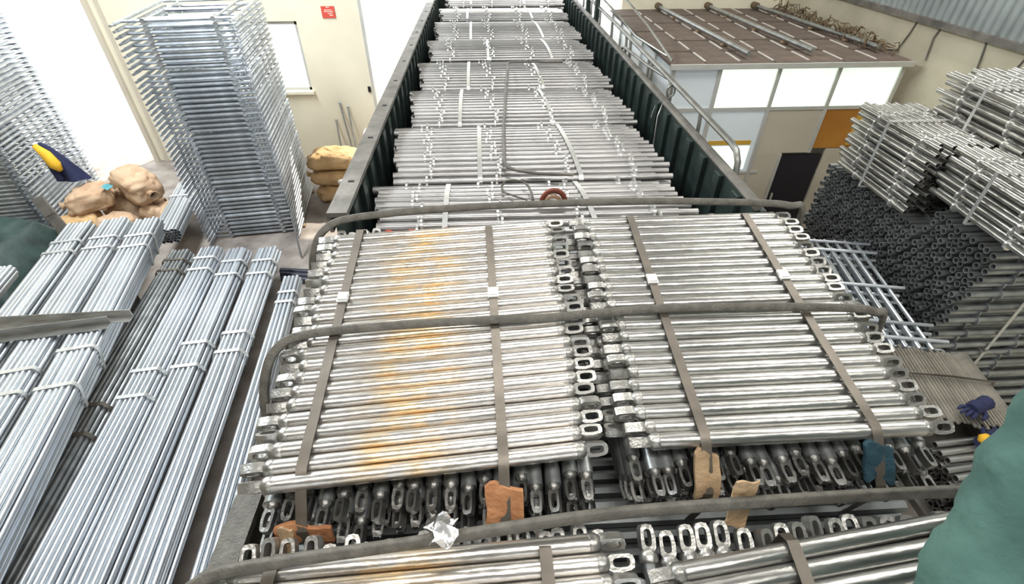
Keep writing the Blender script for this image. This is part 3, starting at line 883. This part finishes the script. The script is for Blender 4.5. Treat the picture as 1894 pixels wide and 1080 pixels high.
# jacket over the heap
t = thing('work_jacket', 'navy work jacket with yellow shoulders hung up above the pale sacks', 'jacket', (-6.32, 7.42, .92), (0, 0, R(5)))
n, k = 20, 12
vs, fs = [], []
for j in range(k):
    v = j / (k - 1)
    for i in range(n):
        a = 2 * PI * i / n
        rr_ = (.02 + .16 * v ** .7) * (1 + .18 * math.sin(5 * a + 2 * v))
        vs.append((rr_ * math.cos(a) * 1.2 - .18 * (1 - v), rr_ * math.sin(a) * .6, .58 * (1 - v)))
for j in range(k - 1):
    for i in range(n):
        fs.append((j * n + i, (j + 1) * n + i, (j + 1) * n + (i + 1) % n, j * n + (i + 1) % n))
fs.append(tuple(range(n)))
jm = MB().add(vs, fs).mesh('body', M['navy'], 80)
obj('body', jm, t)
b = MB()
b.path([(-.20, -.10, .58), (-.10, -.13, .45), (-.03, -.17, .30), (.02, -.19, .22)], [.035, .07, .08, .03], 8)
obj('yellow_panel', b.mesh('yellow_panel', M['yellow'], 80), t)
obj('sleeve', MB().path([(-.22, .0, .50), (-.16, -.04, .36), (-.14, -.09, .18), (-.10, -.11, .04)], [.05, .06, .055, .045], 8).mesh('sleeve', M['navy'], 80), t)
tag(obj('teal_wrapper', blanket('teal_wrapper', M['teal_tag'], lambda u, v: Vector((-5.86 + .16 * u, 7.18 + .14 * v, .86 + .02 * math.sin(6 * u))), 2.0, .004)), 'small teal plastic wrapper lying on the pale sacks', 'wrapper')

# ------------------------------------------------------------------ office cabin on the right
OX0, OX1, OY0, OY1, OZ = 2.36, 5.33, 6.5, 10.1, 2.66
off = thing('office_cabin', 'site office cabin with frosted panes and a flat brown roof', 'cabin', (OX0, OY0, 0))
def ob(name, c, s, m, parent=off):
    return obj(name, MB().box((0, 0, 0), s).mesh(name, M[m], None), parent, (c[0] - OX0, c[1] - OY0, c[2]))
XS = [2.36, 2.953, 3.72, 4.50, 5.33]
for i, x in enumerate(XS):
    ob('mullion', (x, OY0, OZ / 2 if i != 3 else 2.08), (.05, .06, OZ if i != 3 else 1.16), 'alu')
for z in (2.64, 2.12):
    ob('transom', ((OX0 + OX1) / 2, OY0, z), (OX1 - OX0, .05, .045), 'alu')
ob('transom', (3.1, OY0, 1.22), (1.5, .05, .035), 'alu')
for i in range(4):
    x0, x1 = XS[i] + .025, XS[i + 1] - .025
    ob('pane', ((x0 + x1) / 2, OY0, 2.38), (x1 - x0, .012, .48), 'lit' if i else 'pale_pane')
    if i == 0:
        ob('pane', ((x0 + x1) / 2, OY0, 1.67), (x1 - x0, .012, .86), 'pale_pane')
    elif i == 1:
        ob('pane', ((x0 + x1) / 2, OY0, 1.67), (x1 - x0, .012, .86), 'pale_pane')
    elif i == 2:
        ob('panel', ((x0 + x1) / 2, OY0, 1.80), (x1 - x0, .03, .60), 'board')
    else:
        op = ob('panel', ((x0 + x1) / 2, OY0, 1.83), (x1 - x0, .03, .54), 'orange_board')
        ob('panel', ((x0 + x1) / 2 + .15, OY0 - .02, 1.85), (.16, .014, .50), 'yellow_board')
for x0, x1, z0, z1 in ((2.385, 2.93, .0, 1.2), (2.975, 3.70, 0, 1.2), (3.74, 4.12, 0, 1.5), (4.74, 5.31, 0, 1.55)):
    ob('panel', ((x0 + x1) / 2, OY0, (z0 + z1) / 2), (x1 - x0, .03, z1 - z0), 'board')
# glowing patch imitates a light reflection in the second pane, with a yellow strip
ob('reflection_patch', (3.33, OY0 - .012, 1.44), (.60, .008, .34), 'lit')
ob('reflection_patch', (3.33, OY0 - .012, 1.66), (.60, .008, .06), 'yellow_board')
dr = ob('door', (4.42, OY0 + .02, .73), (.60, .04, 1.46), 'dark')
obj('handle', MB().box((0, -.03, 0), (.02, .03, .10)).mesh('handle', M['alu'], None), dr, (-.24, -.02, .1))
ob('door_frame', (4.105, OY0, .74), (.04, .06, 1.48), 'alu')
# side wall towards the truck
for k in range(5):
    y0 = OY0 + .03 + .70 * k
    ob('mullion', (OX0, y0 + .70, OZ / 2), (.06, .05, OZ), 'alu')
    ob('pane', (OX0, y0 + .35, 2.38), (.012, .65, .48), 'pale_pane')
    ob('panel', (OX0, y0 + .35, 1.05), (.03, .65, 2.1), 'pale_pane')
ob('transom', (OX0, (OY0 + OY1) / 2, 2.12), (.05, OY1 - OY0, .045), 'alu')
ob('back_wall', ((OX0 + OX1) / 2, OY1 - .04, OZ / 2), (OX1 - OX0, .05, OZ), 'board')
ob('right_wall', (OX1 - .03, (OY0 + OY1) / 2, OZ / 2), (.04, OY1 - OY0, OZ), 'board')
# roof sheets
nx, ny = 7, 6
sw, sl = (OX1 + .06 - OX0 + .06) / nx, (OY1 - OY0 + .08) / ny
shm = MB().box((0, 0, 0), (sw - .012, sl - .014, .03)).mesh('roof_sheet', M['roof'], None)
for i in range(nx):
    for j in range(ny):
        obj('roof_sheet', shm, off, (-.06 + sw * (i + .5), -.06 + sl * (j + .5), OZ + .02 + .006 * ((i + j) % 2)))
for i in range(1, nx):
    for j in range(ny):
        obj('seam_strip', MB().box((0, 0, 0), (.022, sl * .72, .012)).mesh('seam_strip', M['seam'], None), off, (-.06 + sw * i + J(.01), -.06 + sl * (j + .5), OZ + .045))
ob('roof_edge', ((OX0 + OX1) / 2, OY0 - .07, OZ + .005), (OX1 - OX0 + .14, .03, .06), 'alu')
ob('roof_deck', ((OX0 + OX1) / 2, (OY0 + OY1) / 2, OZ - .01), (OX1 - OX0 - .06, OY1 - OY0 - .06, .02), 'board')
for k, (xa, xb) in enumerate(((3.13, 3.33), (4.03, 4.22), (4.88, 5.18))):
    p0, p1 = Vector((xa, OY1 - .08, OZ + .105)), Vector((xb, OY0 + .12 + .12 * k, OZ + .105))
    tb = thing('roof_tube', ('pale tube lying on the office roof, nearest the truck', 'pale tube lying along the middle of the office roof', 'pale tube lying near the right edge of the office roof')[k], 'tube', (p0.x, p0.y, OZ + .05), (0, 0, 0), 'tubes lying on the office roof')
    d = p1 - p0
    obj('tube', MB().path([(0, 0, .055), tuple(d * .5 + Vector((0, 0, .055))), tuple(d + Vector((0, 0, .055)))], .030, 10).mesh('tube', M['galv_dull']), tb)
    obj('end_plug', MB().path([(0, .02, .055), tuple(d.normalized() * .12 + Vector((0, 0, .055)))], .055, 10).mesh('end_plug', M['twig']), tb)
    for q in (.25, .55, .8):
        c = d * q
        obj('block', MB().box((0, 0, 0), (.10, .06, .024)).mesh('block', M['timber'], None), tb, (c.x, c.y, .012))
# tangle of dry twigs along the roof edge
b = MB()
for k in range(150):
    y = random.uniform(6.75, 10.0)
    x = 5.10 + random.uniform(0, .32) - .0 * y
    z = OZ + .06
    a = random.uniform(0, 2 * PI)
    l = random.uniform(.08, .30)
    hh = random.uniform(.02, .15)
    b.path([(x, y, z), (x + l * .5 * math.cos(a) * .5, y + l * .5 * math.sin(a), z + hh), (min(x + l * math.cos(a) * .6, 5.5), y + l * math.sin(a), z + hh * random.uniform(.2, 1.0))], random.uniform(.004, .011), 4)
tag(obj('dry_twigs', b.mesh('dry_twigs', M['twig'])), 'tangle of dry brown twigs along the right edge of the office roof', 'twigs', kind='stuff')
for k, pts in enumerate((((2.30, 6.43, 2.74), (2.15, 7.2, 3.0), (1.98, 8.4, 3.25), (1.85, 9.6, 3.4)), ((2.33, 6.75, 2.72), (2.02, 7.2, 2.86), (1.88, 7.7, 3.02), (1.80, 8.6, 3.12)))):
    tag(obj('hanging_cable', MB().path(pts, .014, 6).mesh('hanging_cable', M['rail'])), ('pale cable slung from the office roof corner to the truck gate', 'lower grey cable slung beside the truck handrail to the office')[k], 'cable')
tag(obj('canvas_roll', MB().path([(3.42, 6.0, .62), (3.60, 6.05, .66), (3.82, 6.1, .78)], [.06, .07, .06], 10).mesh('canvas_roll', M['sack_pink'], 60), None), 'pale rolled canvas lying before the office door', 'roll')
tag(obj('low_crate', MB().box((3.6, 6.05, .29), (.7, .35, .58)).box((3.6, 5.86, .20), (.72, .02, .06)).box((3.6, 5.86, .44), (.72, .02, .06)).mesh('low_crate', M['timber'], None)), 'dark timber crate under the canvas roll before the office', 'crate')

# ------------------------------------------------------------------ the big pile on the right
ME_P = tube_mesh('pile_pipe', 2.0, .0245, M['galv_dull'], 10)
ME_PR = tube_mesh('pile_pipe_rosettes', 2.0, .0245, M['galv_dull'], 10, rosettes=(-.78, -.28, .22, .72), ros_r=.043)
PL = {}
names_y = ('nearest the camera', 'in the middle', 'nearest the office')
names_z = ('bottom tier', 'middle tier', 'top tier')
for tier in range(3):
    for q in range(3):
        y0 = 2.62 + .66 * q
        z0 = .04 + .74 * tier
        t = thing('pile_bundle', f'dull pipe bundle with open ends, {names_z[tier]} of the right-hand pile, {names_y[q]}', 'pipe bundle', (4.40, y0, z0), (0, 0, 0), 'pipe bundles of the right-hand pile')
        back = .10 * tier if q else .0
        for r_ in range(14 if (tier == 2 and q == 0) else 11):
            for k in range(10):
                x = J(.02) + .02 * r_ * (tier - 1) * .3 + (.10 if tier == 0 else 0)
                edge = (q == 0 and k == 0) or (tier == 2 and r_ >= 10)
                obj('pipe', ME_PR if edge else ME_P, t, (x, .03 + .064 * k + J(.006) + (.03 if r_ % 2 else 0), .035 + .064 * r_), (J(.5), 0, J(.008)))
        for sx in (-.5, .5):
            obj('strap', MB().path([(sx, -.005, .0), (sx, -.005, .71), (sx, .665, .71), (sx, .665, .0)], .01, 6, closed=True, flat=(.03, .006)).mesh('strap', M['strap_pale'], 30), t)
# bundles lying lengthways on top of the pile
ME_Q = tube_mesh('top_pipe', .98, .0225, M['galv'], 10)
ME_QR = MB().lathe_x([(-.008, .02), (-.008, .042), (.008, .042), (.008, .02)], 10).mesh('rosette', M['bright_metal'])
TOPS = [('silvery bundle with bright rosettes on the pile, nearest the office', 3.68, 3.97, 2.27, R(0), 9, 9, 0),
        ('silvery bundle with bright rosettes lying highest on the pile', 4.10, 3.72, 2.86, R(-4), 8, 5, 0),
        ('silvery bundle on the pile, farthest to the right by the wall', 4.75, 4.05, 2.27, R(0), 11, 13, 0),
        ('silvery bundle with bright rosettes at the near edge of the pile', 3.76, 2.95, 2.475, R(-3), 9, 6, 0)]
for lab, x, y, z, yaw, nx_, nz_, _ in TOPS:
    t = thing('rosette_bundle', lab, 'pipe bundle', (x, y, z), (0, 0, yaw), 'silvery bundles on top of the right-hand pile')
    for r_ in range(nz_):
        for k in range(nx_):
            p = obj('pipe', ME_Q, t, ((k - (nx_ - 1) / 2) * .066 + (.033 if r_ % 2 else 0), J(.04), .03 + r_ * .066), (J(.5), 0, PI / 2 + J(.02)))
            for rx in (-.30, .22):
                obj('rosette', ME_QR, p, (rx + (.02 if (k + r_) % 2 else -.02), 0, 0))
    hw, hh = nx_ * .066 / 2 + .03, nz_ * .066
    obj('strap', MB().path([(-hw, 0, 0), (-hw, 0, hh), (hw, 0, hh), (hw, 0, 0)], .01, 6, closed=True, flat=(.03, .006)).mesh('strap', M['strap_pale'], 30), t)
# timber under the upper bundles that overhang
# ladder frames between the truck and the pile
LB = MB().path([(0, -.70, 0), (0, .70, 0)], .014, 8).mesh('rail', M['galv_blue'])
LC = MB().path([(-.30, 0, 0), (.30, 0, 0)], .014, 8).mesh('rung', M['galv_blue'])
for k in range(31):
    z = .03 + .0605 * k
    top = k > 22
    t = thing('ladder_frame', 'pale ladder frame in the stack between the truck and the pile' if k < 30 else 'topmost pale ladder frame of the stack between the truck and the pile', 'ladder frame',
              (2.97 + J(.02), 3.05 + (30 - k) * -.018 * (1 if top else 0) + J(.01), z), (0, 0, R(-11)), 'ladder frames stacked beside the truck')
    for i in range(6):
        if top or i in (0, 5):
            obj('rail', LB, t, (-.22 + .088 * i, 0, 0))
    for yy in (-.62, -.45, .0, .50, .64) if top else (-.62, .64):
        obj('rung', LC, t, (.03 + J(.02), yy, .022))
# stillage with rods and short pipes near the lower right corner
sx0, sy0 = 2.95, 1.75
st = thing('steel_stillage', 'dark steel stillage holding rods beside the truck at the right', 'stillage', (sx0, sy0, 0))
for ax in (-.42, .42):
    for ay in (-.55, .50):
        obj('post', MB().box((ax, ay, .75), (.06, .06, 1.5)).mesh('post', M['cap'], None), st)
for z in (.12, 1.47):
    obj('deck', MB().box((0, -.02, z), (.90, 1.10, .05)).mesh('deck', M['cap'], None), st)
rb = thing('rod_bundle', 'flat bundle of thin brownish rods lying lengthways beside the truck', 'rod bundle', (2.98, 2.02, 1.497), (0, 0, R(-12)))
ME_ROD = MB().path([(0, -.32, 0), (0, .32, 0)], .010, 6).mesh('rod', mat('brownish_steel', (0.36, 0.33, 0.28), 0.5, .7, .2, 8, rnd=.2))
for r_ in range(16):
    for k in range(24):
        if r_ < 15 and 0 < k < 23:
            continue
        obj('rod', ME_ROD, rb, ((k - 11.5) * .0215, J(.03), .011 + .0215 * r_ + .010 * (1 - ((k - 11.5) / 12) ** 2)))
obj('band', MB().path([(-.265, .05, 0), (-.265, .05, .362), (0, .05, .374), (.265, .05, .362), (.265, .05, 0)], .008, 6, flat=(.02, .006)).mesh('band', M['strap'], 30), rb)
tb = thing('transom_bundle', 'bundle of short bright pipes lying across beside the truck, under the navy gloves', 'pipe bundle', (2.80, 1.22, 1.497), (0, 0, R(5)))
ME_T = tube_mesh('short_pipe', .62, .0215, M['galv'], 10)
for r_ in range(6):
    for k in range(9):
        obj('pipe', ME_T, tb, (J(.03) + .02 * k + (-.0 if r_ < 5 else 0), k * .052, .025 + r_ * .052), (J(.5), 0, J(.02)))
obj('band', MB().path([(.05, -.03, 0), (.05, -.03, .318), (.20, .45, .318), (.20, .45, 0)], .008, 6, flat=(.02, .006)).mesh('band', M['strap'], 30), tb)


def glove(label, loc, rot, tab=False):
    t = thing('work_glove', label, 'glove', loc, rot, 'navy work gloves')
    b = MB().path([(0, 0, .025), (.04, 0, .032), (.09, 0, .030)], [.036, .046, .040], 10)
    for i, l in enumerate((.055, .07, .065, .05)):
        yy = -.033 + .022 * i
        b.path([(.085, yy * .8, .03), (.085 + l * .6, yy * 1.15, .034), (.085 + l, yy * 1.2, .018)], [.013, .012, .008], 6)
    b.path([(.02, .035, .025), (.05, .065, .025), (.085, .072, .018)], [.015, .013, .009], 6)
    obj('hand', b.mesh('hand', M['navy'], 80), t)
    obj('cuff', MB().path([(-.06, 0, .028), (-.02, 0, .028), (.005, 0, .026)], [.046, .042, .038], 10).mesh('cuff', M['navy'], 80), t)
    if tab:
        obj('tab', MB().path([(-.075, .01, .045), (-.05, .015, .058), (-.02, .015, .060)], [.018, .028, .018], 8).mesh('tab', M['yellow'], 80), t)
    return t


glove('navy work glove with a small yellow tab, nearer the truck', (2.88, 1.60, 1.815), (0, 0, R(20)), True)
glove('navy work glove lying curled just behind the other one', (2.95, 1.80, 1.88), (0, 0, R(200)))

# ------------------------------------------------------------------ the worker at the right edge
me = bpy.data.meshes.new('body')
V = [(1.24, -.12, 3.44),                                           # 0 pelvis
     (1.26, -.08, 3.64), (1.27, -.02, 3.84), (1.28, .03, 4.00),       # 1-3 spine, chest
     (1.28, .07, 4.10), (1.28, .10, 4.17), (1.28, .13, 4.27), (1.28, .14, 4.37),  # 4-7 neck, head
     (1.13, -.08, 3.45), (1.16, .22, 3.62), (1.13, .57, 3.77), (.99, .42, 3.47), (.85, .27, 3.18), (.84, .40, 3.14),   # 8-13 left leg
     (1.36, -.08, 3.45), (1.38, .20, 3.60), (1.40, .46, 3.70), (1.36, .36, 3.42), (1.32, .26, 3.18), (1.32, .38, 3.14),  # 14-19 right leg
     (1.13, .03, 4.00), (1.10, .12, 3.86), (1.10, .34, 3.90), (1.08, .44, 3.92),   # 20-23 left arm on the knee
     (1.44, .03, 4.00), (1.48, .10, 3.84), (1.44, .30, 3.84), (1.42, .40, 3.85)]  # 24-27 right arm
E_ = [(0, 1), (1, 2), (2, 3), (3, 4), (4, 5), (5, 6), (6, 7), (0, 8), (8, 9), (9, 10), (10, 11), (11, 12), (12, 13), (0, 14), (14, 15), (15, 16), (16, 17), (17, 18), (18, 19),
      (3, 20), (20, 21), (21, 22), (22, 23), (3, 24), (24, 25), (25, 26), (26, 27)]
RAD = [.15, .145, .155, .13, .055, .06, .09, .07] + [.125, .125, .13, .115, .11, .05] * 2 + [.07, .058, .05, .035] * 2
for s, base in ((1, 23), (-1, 27)):
    for i in range(4):
        a = len(V)
        V.append((V[base][0] + (i - 1.5) * .020, V[base][1] + .05, V[base][2] + .004)); RAD.append(.009)
        V.append((V[base][0] + (i - 1.5) * .022, V[base][1] + .085, V[base][2] - .02)); RAD.append(.008)
        E_ += [(base, a), (a, a + 1)]
    a = len(V)
    V.append((V[base][0] + .045 * s, V[base][1] + .02, V[base][2])); RAD.append(.010)
    V.append((V[base][0] + .06 * s, V[base][1] + .05, V[base][2] - .015)); RAD.append(.009)
    E_ += [(base, a), (a, a + 1)]
me.from_pydata(V, E_, [])
me.update()
person = thing('person', 'crouching person in loose teal green workwear at the right picture edge', 'person', (1.24, -.05, 3.10))
body = bpy.data.objects.new('body', me)
COL.objects.link(body)
body.parent = person
body.location = (-1.24, .05, -3.10)
sk = body.modifiers.new('skin', 'SKIN')
for i, sv in enumerate(me.skin_vertices[0].data):
    sv.radius = (RAD[i], RAD[i])
    sv.use_root = (i == 0)
sk.use_smooth_shade = True
sb = body.modifiers.new('subd', 'SUBSURF')
sb.levels = sb.render_levels = 3
tx = bpy.data.textures.new('cloth_folds', 'CLOUDS')
tx.noise_scale = .085
dp = body.modifiers.new('folds', 'DISPLACE')
dp.texture = tx
dp.strength = .05
dp.mid_level = .5
bpy.context.view_layer.update()
dg = bpy.context.evaluated_depsgraph_get()
me2 = bpy.data.meshes.new_from_object(body.evaluated_get(dg))
body.modifiers.clear()
body.data = me2
me2.name = 'body'
me2.materials.clear()
me2.materials.append(M['green_cloth'])
me2.materials.append(M['skin'])
for p in me2.polygons:
    c = p.center
    p.material_index = 1 if (c.z > 4.10 or (c.y > .405 and c.z > 3.78 and c.x < 1.2 and c.z > 3.88) or (c.y > .375 and c.z > 3.80 and c.x > 1.3)) else 0
    p.use_smooth = True
for fx, fy in ((.885, .20), (1.32, .29)):
    obj('shoe', MB().path([(fx, fy - .09, 3.145), (fx, fy - .02, 3.155), (fx, fy + .07, 3.145), (fx, fy + .15, 3.135), (fx, fy + .17, 3.13)], [.035, .05, .048, .042, .015], 10).mesh('shoe', M['dark'], 80), person, (-1.24, .05, -3.10))
hd = MB()
vs, fs = [], []
nu, nv = 20, 14
for j in range(nv + 1):
    ph = -PI / 2 + PI * j / nv
    for i in range(nu):
        th = 2 * PI * i / nu
        x, y, z = .078 * math.cos(ph) * math.cos(th), .098 * math.cos(ph) * math.sin(th), .118 * math.sin(ph)
        if y > 0 and abs(x) < .022 and -.03 < z < .025:
            y += .018 * (1 - abs(x) / .022)
        if z < -.05:
            x *= .82
        vs.append((x, y, z))
for j in range(nv):
    for i in range(nu):
        fs.append((j * nu + i, j * nu + (i + 1) % nu, (j + 1) * nu + (i + 1) % nu, (j + 1) * nu + i))
hd.add(vs, fs)
for s in (-1, 1):
    hd.box((s * .080, -.005, 0), (.014, .035, .055), (0, 0, s * .3))
head = obj('head', hd.mesh('head', M['skin'], 80), person, (.03, .21, 1.24), (R(-8), 0, 0))
hair = [(x * 1.07, y * 1.07 - .008, z * 1.06 + .01) for x, y, z in vs]
keep = [q for q in fs if all(hair[i][2] > .035 or (hair[i][1] < -.01 and hair[i][2] > -.06) for i in q)]
obj('hair', MB().add(hair, keep).mesh('hair', M['hair'], 80), head)
for s in (-1, 1):
    obj('eye', MB().lathe_x([(-.006, 0), (-.006, .009), (.006, .009), (.006, 0)], 8).mesh('eye', M['hair']), head, (s * .030, .089, .008), (0, 0, PI / 2))
obj('mouth', MB().box((0, 0, 0), (.04, .008, .008)).mesh('mouth', M['rusty'], None), head, (0, .083, -.058))
